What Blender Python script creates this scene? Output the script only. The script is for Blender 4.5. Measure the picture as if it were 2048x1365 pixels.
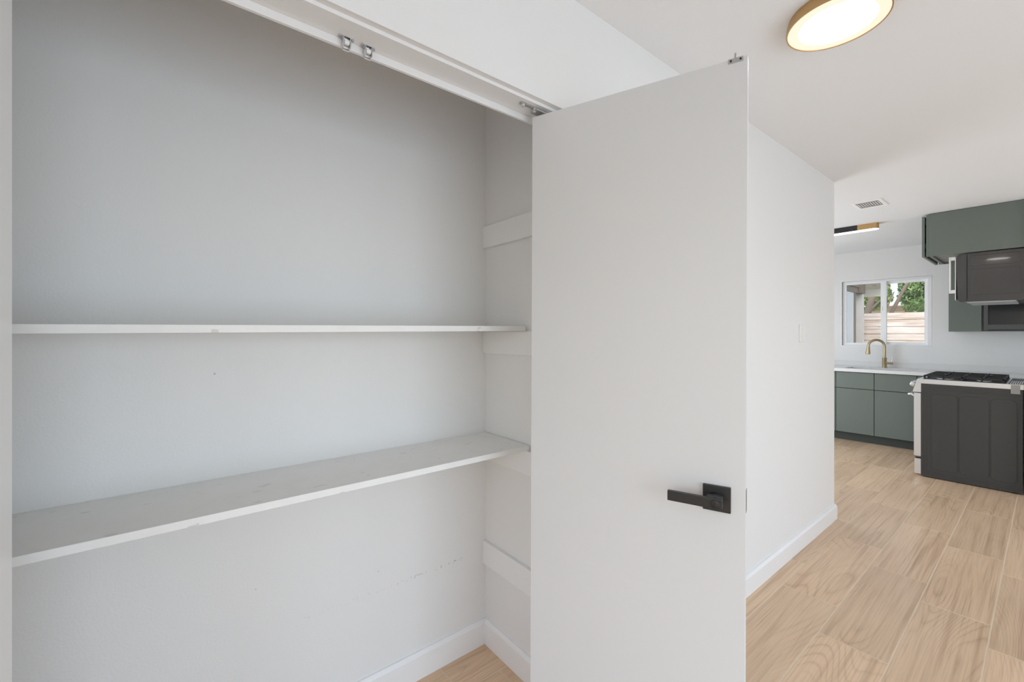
import bpy, bmesh, math, random
from mathutils import Vector, Matrix
R = math.radians
scene = bpy.context.scene
for o in list(bpy.data.objects): bpy.data.objects.remove(o, do_unlink=True)

# ------------------------------------------------------------------ camera, world, light, exposure
CAM_H = 1.36
cam_d = bpy.data.cameras.new('camera'); cam = bpy.data.objects.new('camera', cam_d)
scene.collection.objects.link(cam)
cam.location = (0, 0, CAM_H); cam.rotation_euler = (R(90), 0, R(51.146 - 90))
cam_d.sensor_width = 36.0; cam_d.lens = 866.0 / 2048.0 * 36.0
cam_d.shift_y = -15.5 / 2048.0; cam_d.clip_start = 0.02; cam_d.clip_end = 200
scene.camera = cam

world = bpy.data.worlds.new('World'); scene.world = world; world.use_nodes = True
wn = world.node_tree.nodes; wl = world.node_tree.links
sky = wn.new('ShaderNodeTexSky'); sky.sky_type = 'NISHITA'; sky.sun_disc = False
sky.sun_elevation = R(48); sky.sun_rotation = R(250); sky.air_density = 1.0; sky.dust_density = 2.5
wl.new(sky.outputs[0], wn['Background'].inputs[0]); wn['Background'].inputs[1].default_value = 0.38

def lamp(name, kind, loc, rot, energy, color=(1, 1, 1), **kw):
    d = bpy.data.lights.new(name, kind); d.energy = energy; d.color = color
    for k, v in kw.items(): setattr(d, k, v)
    o = bpy.data.objects.new(name, d); o.location = loc; o.rotation_euler = rot
    scene.collection.objects.link(o); return o
lamp('sun', 'SUN', (0, 0, 20), (R(38), 0, R(-108)), 1.5, (1.0, 0.96, 0.9), angle=R(3))
# daylight standing in the glazed opening behind the camera, plus three added fill lamps
lamp('daylight_patio_door', 'AREA', (1.2, -2.66, 1.06), (R(105), 0, 0), 66, (0.74, 0.875, 1.0), shape='RECTANGLE', size=3.6, size_y=2.0)
lamp('fill_light_side', 'AREA', (-2.26, -0.9, 1.35), (R(100), 0, R(-90)), 8, (0.74, 0.875, 1.0), shape='RECTANGLE', size=2.2, size_y=1.5)  # added fill at an unseen opening made up in the left wall
lamp('fill_light_end', 'AREA', (5.515, -1.35, 1.35), (R(104), 0, R(90)), 10, (0.74, 0.875, 1.0), shape='RECTANGLE', size=2.0, size_y=1.6)  # added fill at an invented window, lifts the ceiling and hall floor
lamp('fill_light_kitchen', 'AREA', (5.1, 3.06, 1.15), (R(104), 0, R(180)), 46, (0.86, 0.93, 1.0), shape='RECTANGLE', size=1.8, size_y=1.9)  # added fill at an invented doorway, brightens the kitchen

vs = scene.view_settings
vs.view_transform = 'Standard'; vs.look = 'None'; vs.gamma = 1.0; vs.use_curve_mapping = False
vs.exposure = -0.09
scene.cycles.use_denoising = True
scene.cycles.max_bounces = 10; scene.cycles.diffuse_bounces = 8

# ------------------------------------------------------------------ materials
class NT:
    def __init__(s, name):
        s.m = bpy.data.materials.new(name); s.m.use_nodes = True
        s.t = s.m.node_tree; s.b = s.t.nodes['Principled BSDF']
    def n(s, typ, **kw):
        x = s.t.nodes.new(typ)
        for k, v in kw.items():
            if k.startswith('i_'):
                key = k[2:]; key = int(key) if key.isdigit() else key.replace('_', ' ')
                x.inputs[key].default_value = v
            else: setattr(x, k, v)
        return x
    def l(s, a, b): s.t.links.new(a, b)
    def math(s, op, a, b=None, clamp=False):
        x = s.n('ShaderNodeMath', operation=op, use_clamp=clamp)
        for i, v in enumerate((a, b)):
            if v is None: continue
            if isinstance(v, (int, float)): x.inputs[i].default_value = v
            else: s.l(v, x.inputs[i])
        return x.outputs[0]
    def mix(s, fac, a, b):
        x = s.n('ShaderNodeMix', data_type='RGBA')
        for i, v in ((0, fac), (6, a), (7, b)):
            if isinstance(v, (int, float)): x.inputs[i].default_value = v
            elif isinstance(v, tuple): x.inputs[i].default_value = v if len(v) == 4 else v + (1,)
            else: s.l(v, x.inputs[i])
        return x.outputs[2]
    def bump(s, h, strength, dist=0.01):
        b = s.n('ShaderNodeBump'); b.inputs['Strength'].default_value = strength; b.inputs['Distance'].default_value = dist
        s.l(h, b.inputs['Height']); s.l(b.outputs[0], s.b.inputs['Normal'])
    def coords(s, which='Object', scale=(1, 1, 1)):
        tc = s.n('ShaderNodeTexCoord'); mp = s.n('ShaderNodeMapping'); mp.inputs['Scale'].default_value = scale
        s.l(tc.outputs[which], mp.inputs['Vector']); return mp.outputs[0]

def pbr(name, col, rough=0.5, metal=0.0, noise=0.0, nscale=60, bump=0.0, spec=0.5, coat=0.0, scale=(1, 1, 1)):
    t = NT(name); t.b.inputs['Roughness'].default_value = rough; t.b.inputs['Metallic'].default_value = metal
    t.b.inputs['Specular IOR Level'].default_value = spec; t.b.inputs['Coat Weight'].default_value = coat
    c = col + (1,)
    nz = t.n('ShaderNodeTexNoise'); nz.inputs['Scale'].default_value = nscale; nz.inputs['Detail'].default_value = 4
    t.l(t.coords('Object', scale), nz.inputs['Vector'])
    f = t.math('MULTIPLY', nz.outputs['Fac'], noise)
    dark = tuple(x * 0.6 for x in col)
    t.l(t.mix(f, c, dark), t.b.inputs['Base Color'])
    if bump: t.bump(nz.outputs['Fac'], bump, 0.004)
    return t.m

def emit(name, col, strength):
    t = NT(name); t.b.inputs['Base Color'].default_value = (0.05, 0.05, 0.05, 1)
    t.b.inputs['Emission Color'].default_value = col + (1,); t.b.inputs['Emission Strength'].default_value = strength
    return t.m

M = {}
M['paint'] = pbr('wall_paint', (0.80, 0.797, 0.79), 0.6, noise=0.02, nscale=140, bump=0.12)
M['ceil'] = pbr('ceiling_paint', (0.855, 0.866, 0.878), 0.7, noise=0.02, nscale=110, bump=0.1)
M['trim'] = pbr('trim_enamel', (0.84, 0.84, 0.838), 0.35, noise=0.015, nscale=40, bump=0.02)
M['door'] = pbr('door_enamel', (0.735, 0.745, 0.75), 0.42, noise=0.02, nscale=60, bump=0.05)
M['black_metal'] = pbr('matte_black_metal', (0.022, 0.022, 0.023), 0.42, noise=0.3, nscale=90)
M['black_deep'] = pbr('black_gap', (0.008, 0.008, 0.008), 0.6)
M['chrome'] = pbr('chrome', (0.72, 0.72, 0.73), 0.14, 1.0)
M['steel'] = pbr('stainless_steel', (0.72, 0.72, 0.71), 0.32, 0.65, noise=0.12, nscale=30, scale=(1, 1, 14))
M['zinc'] = pbr('zinc_plate', (0.5, 0.5, 0.5), 0.4, 0.8, noise=0.2)
M['green'] = pbr('green_cabinet_laminate', (0.150, 0.178, 0.155), 0.5, noise=0.12, nscale=25)
M['green_shaded'] = pbr('green_toe_shade', (0.045, 0.055, 0.047), 0.5, noise=0.12, nscale=25)  # cabinet green darkened, the shade under the doors put into the colour
M['carcass_shade'] = pbr('carcass_gap_shade', (0.018, 0.021, 0.019), 0.6, noise=0.1)  # near-black body colour stands in for the shade inside the door gaps
M['vent'] = pbr('vent_enamel', (0.93, 0.93, 0.93), 0.4)
M['cab_in'] = pbr('cabinet_underside', (0.27, 0.27, 0.25), 0.6, noise=0.2)
M['char'] = pbr('charcoal_frame', (0.10, 0.10, 0.10), 0.4, noise=0.15)
M['dglass'] = pbr('dark_glass', (0.035, 0.035, 0.036), 0.12, noise=0.1)
M['range_side'] = pbr('range_side_enamel', (0.045, 0.044, 0.042), 0.5, noise=0.35, nscale=220)
M['range_groove'] = pbr('range_side_crease', (0.14, 0.14, 0.138), 0.4)
M['mw_side'] = pbr('microwave_gloss_black', (0.055, 0.052, 0.05), 0.09, noise=0.1, coat=0.8)
M['iron'] = pbr('cast_iron', (0.02, 0.02, 0.02), 0.55, noise=0.3)
M['quartz'] = pbr('white_quartz', (0.75, 0.75, 0.745), 0.22, noise=0.02, nscale=20)
M['brass'] = pbr('brushed_brass', (0.46, 0.375, 0.215), 0.28, 1.0, noise=0.15)
M['gold'] = pbr('satin_gold', (0.60, 0.39, 0.18), 0.38, 0.85, noise=0.1)
M['vinyl'] = pbr('white_vinyl', (0.92, 0.93, 0.94), 0.4)
M['plastic'] = pbr('white_plastic', (0.82, 0.82, 0.80), 0.4)
M['tape'] = pbr('clear_tape', (0.34, 0.34, 0.33), 0.2, noise=0.4, nscale=30)
M['trunk'] = pbr('bark', (0.27, 0.21, 0.16), 0.9, noise=0.7, nscale=12, bump=0.5)
M['soffit'] = pbr('cream_soffit', (0.82, 0.79, 0.68), 0.7, noise=0.08, nscale=3)
M['shedwood'] = pbr('brown_shed_trim', (0.20, 0.16, 0.115), 0.75, noise=0.5, nscale=9)
M['sheddoor'] = pbr('grey_shed_door', (0.62, 0.65, 0.64), 0.5, noise=0.15, nscale=4)
M['stucco'] = pbr('grey_shed_wall', (0.62, 0.60, 0.56), 0.9, noise=0.3, nscale=70, bump=0.4)
M['soil'] = pbr('garden_path', (0.52, 0.48, 0.40), 0.95, noise=0.6, nscale=6)
M['grout'] = pbr('grout', (0.80, 0.66, 0.49), 0.8, noise=0.5, nscale=5)
M['lens_white'] = emit('lamp_diffuser', (1.0, 0.975, 0.94), 10.0)
M['lens_warm'] = emit('lamp_diffuser_rim', (1.0, 0.86, 0.66), 1.12)
M['lens_bar'] = emit('bar_diffuser', (1.0, 0.985, 0.96), 3.5)

# closet back wall: same paint with a scuffed line and a few pock marks
def closet_paint():
    t = NT('closet_back_paint'); t.b.inputs['Roughness'].default_value = 0.6
    tc = t.n('ShaderNodeTexCoord')
    gp = t.n('ShaderNodeNewGeometry'); sx = t.n('ShaderNodeSeparateXYZ'); t.l(gp.outputs['Position'], sx.inputs[0])
    nz = t.n('ShaderNodeTexNoise'); nz.inputs['Scale'].default_value = 140; nz.inputs['Detail'].default_value = 4
    t.l(gp.outputs['Position'], nz.inputs['Vector'])
    n2 = t.n('ShaderNodeTexNoise'); n2.inputs['Scale'].default_value = 85; n2.inputs['Detail'].default_value = 3
    t.l(gp.outputs['Position'], n2.inputs['Vector'])
    # line z = a + b*x
    line = t.math('ADD', t.math('MULTIPLY', sx.outputs['X'], 0.0), 0.402)
    dz = t.math('ABSOLUTE', t.math('SUBTRACT', sx.outputs['Z'], line))
    near = t.math('LESS_THAN', dz, 0.006)
    inx = t.math('MULTIPLY', t.math('GREATER_THAN', sx.outputs['X'], 0.36), t.math('LESS_THAN', sx.outputs['X'], 0.99))
    spk = t.math('GREATER_THAN', n2.outputs['Fac'], 0.585)
    ramp = t.math('ADD', t.math('MULTIPLY', t.math('SUBTRACT', sx.outputs['X'], 0.66, True), 1.4), 0.13)
    msk = t.math('MULTIPLY', t.math('MULTIPLY', near, inx), t.math('MULTIPLY', spk, ramp))
    vz = t.n('ShaderNodeTexVoronoi'); vz.inputs['Scale'].default_value = 4.5
    t.l(gp.outputs['Position'], vz.inputs['Vector'])
    pock = t.math('MULTIPLY', t.math('LESS_THAN', vz.outputs['Distance'], 0.012), 0.6)
    base = t.mix(t.math('MULTIPLY', nz.outputs['Fac'], 0.02), (0.795, 0.793, 0.785), (0.5, 0.5, 0.48))
    c = t.mix(t.math('MAXIMUM', msk, pock), base, (0.30, 0.29, 0.27))
    t.l(c, t.b.inputs['Base Color']); t.bump(nz.outputs['Fac'], 0.16, 0.004)
    return t.m
M['closet'] = closet_paint()

def shelf_paint():
    t = NT('shelf_paint'); t.b.inputs['Roughness'].default_value = 0.45
    v = t.coords('Object', (1, 1, 1))
    nz = t.n('ShaderNodeTexNoise'); nz.inputs['Scale'].default_value = 9; nz.inputs['Detail'].default_value = 8; nz.inputs['Roughness'].default_value = 0.7
    t.l(v, nz.inputs['Vector'])
    vz = t.n('ShaderNodeTexVoronoi'); vz.inputs['Scale'].default_value = 9; t.l(v, vz.inputs['Vector'])
    dots = t.math('MULTIPLY', t.math('LESS_THAN', vz.outputs['Distance'], 0.028), 0.7)
    n3 = t.n('ShaderNodeTexNoise'); n3.inputs['Scale'].default_value = 26; n3.inputs['Detail'].default_value = 2
    t.l(t.coords('Object', (0.6, 2.2, 1)), n3.inputs['Vector'])
    scr = t.math('MULTIPLY', t.math('GREATER_THAN', n3.outputs['Fac'], 0.71), 0.35)
    cl = t.math('MULTIPLY', t.math('SUBTRACT', nz.outputs['Fac'], 0.45, True), 0.5)
    base = t.mix(cl, (0.82, 0.815, 0.80), (0.58, 0.57, 0.54))
    c = t.mix(t.math('MAXIMUM', dots, scr), base, (0.36, 0.33, 0.29))
    t.l(c, t.b.inputs['Base Color']); t.bump(nz.outputs['Fac'], 0.15, 0.004)
    return t.m
M['shelf'] = shelf_paint()

def wood_tile(name='wood_tile', cols=((0.715, 0.52, 0.35), (0.605, 0.415, 0.26), (0.32, 0.185, 0.10)), rough=0.32, along='x', streak=1.0):
    t = NT(name); t.b.inputs['Roughness'].default_value = rough
    tc = t.n('ShaderNodeTexCoord'); oi = t.n('ShaderNodeObjectInfo')
    off = t.n('ShaderNodeCombineXYZ')
    t.l(t.math('MULTIPLY', oi.outputs['Random'], 37.0), off.inputs[0]); t.l(t.math('MULTIPLY', oi.outputs['Random'], 91.0), off.inputs[1])
    add = t.n('ShaderNodeVectorMath', operation='ADD'); t.l(tc.outputs['Object'], add.inputs[0]); t.l(off.outputs[0], add.inputs[1])
    def mapped(a, c):
        mp = t.n('ShaderNodeMapping'); mp.inputs['Scale'].default_value = (a, c, 1) if along == 'x' else (1, a, c)
        t.l(add.outputs[0], mp.inputs['Vector']); return mp.outputs[0]
    def noise(a, c, detail, rgh=0.5):
        x = t.n('ShaderNodeTexNoise'); x.inputs['Scale'].default_value = 1.0; x.inputs['Detail'].default_value = detail; x.inputs['Roughness'].default_value = rgh
        t.l(mapped(a, c), x.inputs['Vector']); return x.outputs['Fac']
    # cathedral figure: contours of a long smooth field, only where a second field lets them show
    fld = t.math('ADD', noise(0.62, 4.0, 0.3, 0.4), t.math('MULTIPLY', noise(3.0, 26, 1.0), 0.010))
    rings = t.math('FRACT', t.math('MULTIPLY', fld, 38.0))
    rg = t.math('POWER', t.math('ABSOLUTE', t.math('SUBTRACT', t.math('MULTIPLY', rings, 2.0), 1.0)), 4.0)
    gate = t.math('MULTIPLY', t.math('SUBTRACT', noise(1.6, 3.0, 1.0), 0.42, True), 5.0, True)
    fib = noise(2.6, 120, 5, 0.62)
    coarse = noise(1.0, 34, 3, 0.55)
    blot = noise(2.0, 6, 3)
    c1 = t.mix(t.math('MULTIPLY', t.math('SUBTRACT', blot, 0.25, True), 1.3, True), cols[0], cols[1])
    c2 = t.mix(t.math('MULTIPLY', t.math('MULTIPLY', t.math('MULTIPLY', rg, gate), fib), 0.75, True), c1, cols[2])
    c3 = t.mix(t.math('MULTIPLY', t.math('SUBTRACT', coarse, 0.50, True), 2.3 * streak, True), c2, cols[2])
    c4 = t.mix(t.math('MULTIPLY', t.math('SUBTRACT', fib, 0.48, True), 1.5 * streak, True), c3, cols[2])
    v = t.n('ShaderNodeHueSaturation'); t.l(c4, v.inputs['Color'])
    t.l(t.math('ADD', t.math('MULTIPLY', oi.outputs['Random'], 0.15), 0.97), v.inputs['Value'])
    t.l(v.outputs[0], t.b.inputs['Base Color'])
    t.l(t.math('ADD', t.math('MULTIPLY', fib, 0.14), rough - 0.07), t.b.inputs['Roughness'])
    t.bump(fib, 0.05, 0.002)
    return t.m
M['tile'] = wood_tile()
M['fence'] = wood_tile('weathered_cedar', ((0.84, 0.81, 0.78), (0.66, 0.50, 0.36), (0.36, 0.23, 0.15)), 0.8, 'y', 1.5)
M['fence_brown'] = wood_tile('brown_cedar', ((0.66, 0.50, 0.36), (0.55, 0.40, 0.27), (0.34, 0.22, 0.14)), 0.8, 'y')

def glass():
    t = NT('window_glass'); nd = t.t.nodes; out = nd['Material Output']
    tr = t.n('ShaderNodeBsdfTransparent'); gl = t.n('ShaderNodeBsdfGlossy'); gl.inputs['Roughness'].default_value = 0.02
    fr = t.n('ShaderNodeFresnel'); fr.inputs['IOR'].default_value = 1.45
    nz = t.n('ShaderNodeTexNoise'); nz.inputs['Scale'].default_value = 2.0
    t.l(t.mix(t.math('MULTIPLY', nz.outputs['Fac'], 0.06), (0.97, 0.985, 0.98), (0.9, 0.93, 0.92)), tr.inputs[0])
    mx = t.n('ShaderNodeMixShader'); t.l(fr.outputs[0], mx.inputs[0]); t.l(tr.outputs[0], mx.inputs[1]); t.l(gl.outputs[0], mx.inputs[2])
    t.l(mx.outputs[0], out.inputs[0]); return t.m
M['glass'] = glass()

def leafm(name, a, b):
    t = NT(name); t.b.inputs['Roughness'].default_value = 0.5
    nz = t.n('ShaderNodeTexNoise'); nz.inputs['Scale'].default_value = 3.5; nz.inputs['Detail'].default_value = 6
    t.l(t.coords('Object'), nz.inputs['Vector'])
    f = t.math('MULTIPLY', t.math('SUBTRACT', nz.outputs['Fac'], 0.35, True), 3.0, True)
    col = t.mix(f, a, b); t.l(col, t.b.inputs['Base Color'])
    tl = t.n('ShaderNodeBsdfTranslucent'); t.l(col, tl.inputs[0])
    mx = t.n('ShaderNodeMixShader'); mx.inputs[0].default_value = 0.35
    t.l(t.b.outputs[0], mx.inputs[1]); t.l(tl.outputs[0], mx.inputs[2]); t.l(mx.outputs[0], t.t.nodes['Material Output'].inputs[0])
    return t.m
M['leaf'] = leafm('leaf_green', (0.30, 0.45, 0.09), (0.66, 0.76, 0.30))
M['leaf2'] = leafm('leaf_dark_green', (0.20, 0.34, 0.10), (0.58, 0.72, 0.36))

# ------------------------------------------------------------------ helpers
col = scene.collection
def tag(o, label=None, cat=None, group=None, kind=None):
    if label: o['label'] = label
    if cat: o['category'] = cat
    if group: o['group'] = group
    if kind: o['kind'] = kind
    return o
def empty(name, loc, rot=(0, 0, 0)):
    o = bpy.data.objects.new(name, None); o.empty_display_size = 0.05
    o.location = loc; o.rotation_euler = rot; col.objects.link(o); return o

class G:
    def __init__(s): s.bm = bmesh.new()
    def box(s, x0, x1, y0, y1, z0, z1):
        if x0 > x1: x0, x1 = x1, x0
        if y0 > y1: y0, y1 = y1, y0
        if z0 > z1: z0, z1 = z1, z0
        v = [s.bm.verts.new(p) for p in ((x0, y0, z0), (x1, y0, z0), (x1, y1, z0), (x0, y1, z0), (x0, y0, z1), (x1, y0, z1), (x1, y1, z1), (x0, y1, z1))]
        for f in ((3, 2, 1, 0), (4, 5, 6, 7), (0, 1, 5, 4), (1, 2, 6, 5), (2, 3, 7, 6), (3, 0, 4, 7)): s.bm.faces.new([v[i] for i in f])
        return s
    def prism(s, pts, axis, a, b):
        """polygon pts (2D) extruded along axis: 'x' -> (y,z), 'y' -> (x,z), 'z' -> (x,y)"""
        mk = {'x': lambda p, t: (t, p[0], p[1]), 'y': lambda p, t: (p[0], t, p[1]), 'z': lambda p, t: (p[0], p[1], t)}[axis]
        A = [s.bm.verts.new(mk(p, a)) for p in pts]; B = [s.bm.verts.new(mk(p, b)) for p in pts]
        n = len(pts); s.bm.faces.new(A[::-1]); s.bm.faces.new(B)
        for i in range(n): s.bm.faces.new((A[i], A[(i + 1) % n], B[(i + 1) % n], B[i]))
        return s
    def tube(s, pts, r, n=10, caps=True):
        pts = [Vector(p) for p in pts]; rs = r if isinstance(r, (list, tuple)) else [r] * len(pts)
        rings = []; prev = None
        for i, p in enumerate(pts):
            t = (pts[min(i + 1, len(pts) - 1)] - pts[max(i - 1, 0)]).normalized()
            if prev is None:
                u = t.orthogonal().normalized()
            else:
                u = (prev - t * prev.dot(t)); u = u.normalized() if u.length > 1e-6 else t.orthogonal().normalized()
            prev = u; w = t.cross(u)
            rings.append([s.bm.verts.new(p + (u * math.cos(2 * math.pi * k / n) + w * math.sin(2 * math.pi * k / n)) * rs[i]) for k in range(n)])
        for a, b in zip(rings, rings[1:]):
            for k in range(n): s.bm.faces.new((a[k], a[(k + 1) % n], b[(k + 1) % n], b[k]))
        if caps: s.bm.faces.new(rings[0][::-1]); s.bm.faces.new(rings[-1])
        return s
    def lathe(s, prof, c=(0, 0, 0), n=48, axis='z'):
        rings = []
        for r, h in prof:
            ring = []
            for k in range(n):
                a = 2 * math.pi * k / n; q = (r * math.cos(a), r * math.sin(a), h)
                q = {'z': q, 'y': (q[0], q[2], q[1]), 'x': (q[2], q[0], q[1])}[axis]
                ring.append(s.bm.verts.new(Vector(q) + Vector(c)))
            rings.append(ring)
        for a, b in zip(rings, rings[1:]):
            for k in range(n): s.bm.faces.new((a[k], a[(k + 1) % n], b[(k + 1) % n], b[k]))
        s.bm.faces.new(rings[0][::-1]); s.bm.faces.new(rings[-1]); return s
    def build(s, name, mat, parent=None, bevel=0.0, segs=2, smooth=False):
        bm = s.bm
        bmesh.ops.recalc_face_normals(bm, faces=bm.faces[:])
        if bevel > 0:
            ed = [e for e in bm.edges if len(e.link_faces) == 2 and e.calc_face_angle(0) > 0.5]
            bmesh.ops.bevel(bm, geom=ed, offset=bevel, segments=segs, profile=0.7, affect='EDGES', clamp_overlap=True)
        lo = Vector((min(v.co.x for v in bm.verts), min(v.co.y for v in bm.verts), min(v.co.z for v in bm.verts)))
        hi = Vector((max(v.co.x for v in bm.verts), max(v.co.y for v in bm.verts), max(v.co.z for v in bm.verts)))
        c = (lo + hi) / 2
        off = c - (parent['_o'] if False else Vector((0, 0, 0)))
        for v in bm.verts: v.co -= c
        me = bpy.data.meshes.new(name); bm.to_mesh(me); bm.free()
        if smooth:
            for p in me.polygons: p.use_smooth = True
            try: me.set_sharp_from_angle(angle=R(40))
            except Exception: pass
        me.materials.append(M[mat] if isinstance(mat, str) else mat)
        o = bpy.data.objects.new(name, me); col.objects.link(o)
        o.location = c
        if parent is not None: o.parent = parent
        return o
def W(parent):
    """offset so that world coordinates can be used for the parts of an unrotated thing"""
    return parent.location
def part(g, name, mat, parent, **kw):
    o = g.build(name, mat, None, **kw)
    base = Vector((0, 0, 0)); p = parent
    while p is not None: base += p.location; p = p.parent
    o.parent = parent; o.location = o.location - base
    return o
def struct(g, name, mat, label, cat, **kw):
    return tag(g.build(name, mat, **kw), label, cat, kind='structure')

# ------------------------------------------------------------------ setting
CEIL = 2.468; YW = 0.99; YWB = 1.09; XL = -0.197; XR = 1.005; XE = 3.83; YB = 1.565; XC = 1.11; XK = 7.38; YR = 0.10
X0, X1, Y0, Y1 = -2.2, 7.5, -2.6, 3.0

floor = struct(G().box(X0 - 0.1, X1, Y0 - 0.1, Y1 + 0.1, -0.08, -0.0012), 'floor', 'grout', 'wood-look plank tile floor running from the closet to the kitchen', 'floor')
# plank tiles, joints measured in the photograph
PITCH = 0.2455; LEN = 0.912; GAP = 0.0052
known = {-2: 2.40, -1: 2.775, 0: 2.996, 1: 2.322, 2: 2.610, 3: 2.95, 4: 2.88, 5: 2.70}
tile_cache = {}
def tile(cx, cy, lx, ly):
    key = (round(lx, 3), round(ly, 3))
    if key not in tile_cache:
        g = G(); g.box(-lx / 2 + GAP / 2, lx / 2 - GAP / 2, -ly / 2 + GAP / 2, ly / 2 - GAP / 2, -0.004, 0.004)
        bm = g.bm; bmesh.ops.recalc_face_normals(bm, faces=bm.faces[:])
        top = [e for e in bm.edges if all(v.co.z > 0 for v in e.verts)]
        bmesh.ops.bevel(bm, geom=top, offset=0.0009, segments=1, affect='EDGES')
        me = bpy.data.meshes.new('tile'); bm.to_mesh(me); bm.free(); me.materials.append(M['tile']); tile_cache[key] = me
    o = bpy.data.objects.new('tile', tile_cache[key]); col.objects.link(o); o.parent = floor
    o.location = Vector((cx, cy, -0.004)) - floor.location
rng = random.Random(5)
FX0, FX1 = -2.19, XK - 0.56
for k in range(-12, 11):
    ya = 0.168 + PITCH * k; yb = ya + PITCH
    j0 = known.get(k, 2.3 + rng.random() * LEN)
    x = j0 - LEN * math.ceil((j0 - FX0) / LEN)
    while x < FX1:
        a, b = max(x, FX0), min(x + LEN, FX1)
        spans = [(a, b)]
        ys = [(ya, yb)]
        if yb > YW and b > 0:                       # closed blocks of wall hide some floor
            out = []
            for (p, q) in spans:
                if ya > YB: q2 = [(max(p, XE), q)]
                elif ya >= YWB - 0.1: q2 = [(p, min(q, XC)), (max(p, XE), q)]
                else: q2 = [(p, q)]
                out += [(u, v) for u, v in q2 if v - u > 0.03 and v > -0.5]
            spans = out
        for (p, q) in spans:
            y2 = min(yb, YB) if q <= XC + 0.01 and ya < YB < yb else yb
            tile((p + q) / 2, (ya + y2) / 2, q - p, y2 - ya)
        x += LEN

struct(G().box(X0 - 0.1, X1, Y0 - 0.1, Y1 + 0.1, CEIL, CEIL + 0.12), 'ceiling', 'ceil', 'flat white painted ceiling', 'ceiling')
g = G()
g.box(X0, XL - 0.012, YW, YWB, 0, CEIL); g.box(XR + 0.012, XE, YW, YWB, 0, CEIL); g.box(XL - 0.012, XR + 0.012, YW, YWB, 2.088, CEIL)
struct(g, 'wall_hall', 'paint', 'white painted hall wall with the closet opening cut in it', 'wall')
struct(G().box(-0.95, XC + 0.1, YB, YB + 0.1, 0, CEIL), 'wall_closet_back', 'closet', 'greyish white back wall of the closet behind the shelves', 'wall')
struct(G().box(XC, XC + 0.1, YWB, YB, 0, CEIL), 'wall_closet_right', 'paint', 'narrow side wall of the closet that carries the cleats', 'wall')
struct(G().box(-0.95, -0.85, YWB, YB, 0, CEIL), 'wall_closet_left', 'paint', 'side wall of the closet hidden past the left jamb', 'wall')
struct(G().box(XE - 0.1, XE, YWB, Y1, 0, CEIL), 'wall_kitchen_left', 'paint', 'white wall returning into the kitchen at the end of the hall wall', 'wall')
# kitchen back wall with window opening
WY0, WY1, WZ0, WZ1 = 0.917, 1.817, 1.19, 2.075
g = G(); g.box(XK, X1, -0.1, WY0, 0, CEIL); g.box(XK, X1, WY1, Y1, 0, CEIL); g.box(XK, X1, WY0, WY1, 0, WZ0); g.box(XK, X1, WY0, WY1, WZ1, CEIL)
struct(g, 'wall_kitchen_back', 'paint', 'white kitchen wall holding the window above the sink', 'wall')
struct(G().box(5.45, XK, -0.02, YR, 0, CEIL), 'wall_kitchen_right', 'paint', 'white wall behind the range and microwave', 'wall')
g = G(); g.box(XE - 0.1, 4.15, Y1, Y1 + 0.1, 0, CEIL); g.box(6.05, X1, Y1, Y1 + 0.1, 0, CEIL); g.box(4.15, 6.05, Y1, Y1 + 0.1, 2.15, CEIL)
struct(g, 'wall_kitchen_far', 'paint', 'kitchen wall with an opening added for fill light, out of the picture on the left', 'wall')
g = G(); g.box(X0 - 0.1, -0.65, Y0 - 0.1, Y0, 0, CEIL); g.box(3.05, 5.6, Y0 - 0.1, Y0, 0, CEIL); g.box(-0.65, 3.05, Y0 - 0.1, Y0, 2.1, CEIL)
struct(g, 'wall_back', 'paint', 'white wall behind the camera with a wide glazed opening', 'wall')
g = G(); g.box(X0 - 0.1, X0, Y0, -2.05, 0, CEIL); g.box(X0 - 0.1, X0, 0.25, YWB, 0, CEIL); g.box(X0 - 0.1, X0, -2.05, 0.25, 0, 0.58); g.box(X0 - 0.1, X0, -2.05, 0.25, 2.12, CEIL)
struct(g, 'wall_left', 'paint', 'white wall left of the camera with an opening added for fill light', 'wall')
g = G(); g.box(5.45, 5.57, Y0, -2.35, 0, CEIL); g.box(5.45, 5.57, -0.35, -0.02, 0, CEIL); g.box(5.45, 5.57, -2.35, -0.35, 0, 0.55); g.box(5.45, 5.57, -2.35, -0.35, 2.15, CEIL)
struct(g, 'wall_right', 'paint', 'white wall right of the camera beside the kitchen', 'wall')

# baseboards with a chamfered top
def base_profile(t=0.015, h=0.105): return [(0, 0), (t, 0), (t, h - 0.014), (t - 0.007, h - 0.002), (t - 0.009, h), (0, h)]
g = G(); g.prism([(YW - p, z) for p, z in base_profile()], 'x', XR + 0.012, XE + 0.015)
g.prism([(XE + p, z) for p, z in base_profile()], 'y', YW, Y1)
struct(g, 'baseboard_hall', 'trim', 'white baseboard along the hall wall and around its end', 'baseboard')
struct(G().prism([(YB - p, z) for p, z in base_profile()], 'x', -0.85, XC), 'baseboard_closet_back', 'trim', 'white baseboard at the foot of the closet back wall', 'baseboard')
struct(G().prism([(XC - p, z) for p, z in base_profile()], 'y', YWB, YB - 0.015), 'baseboard_closet_right', 'trim', 'white baseboard at the foot of the narrow closet side wall', 'baseboard')

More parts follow.
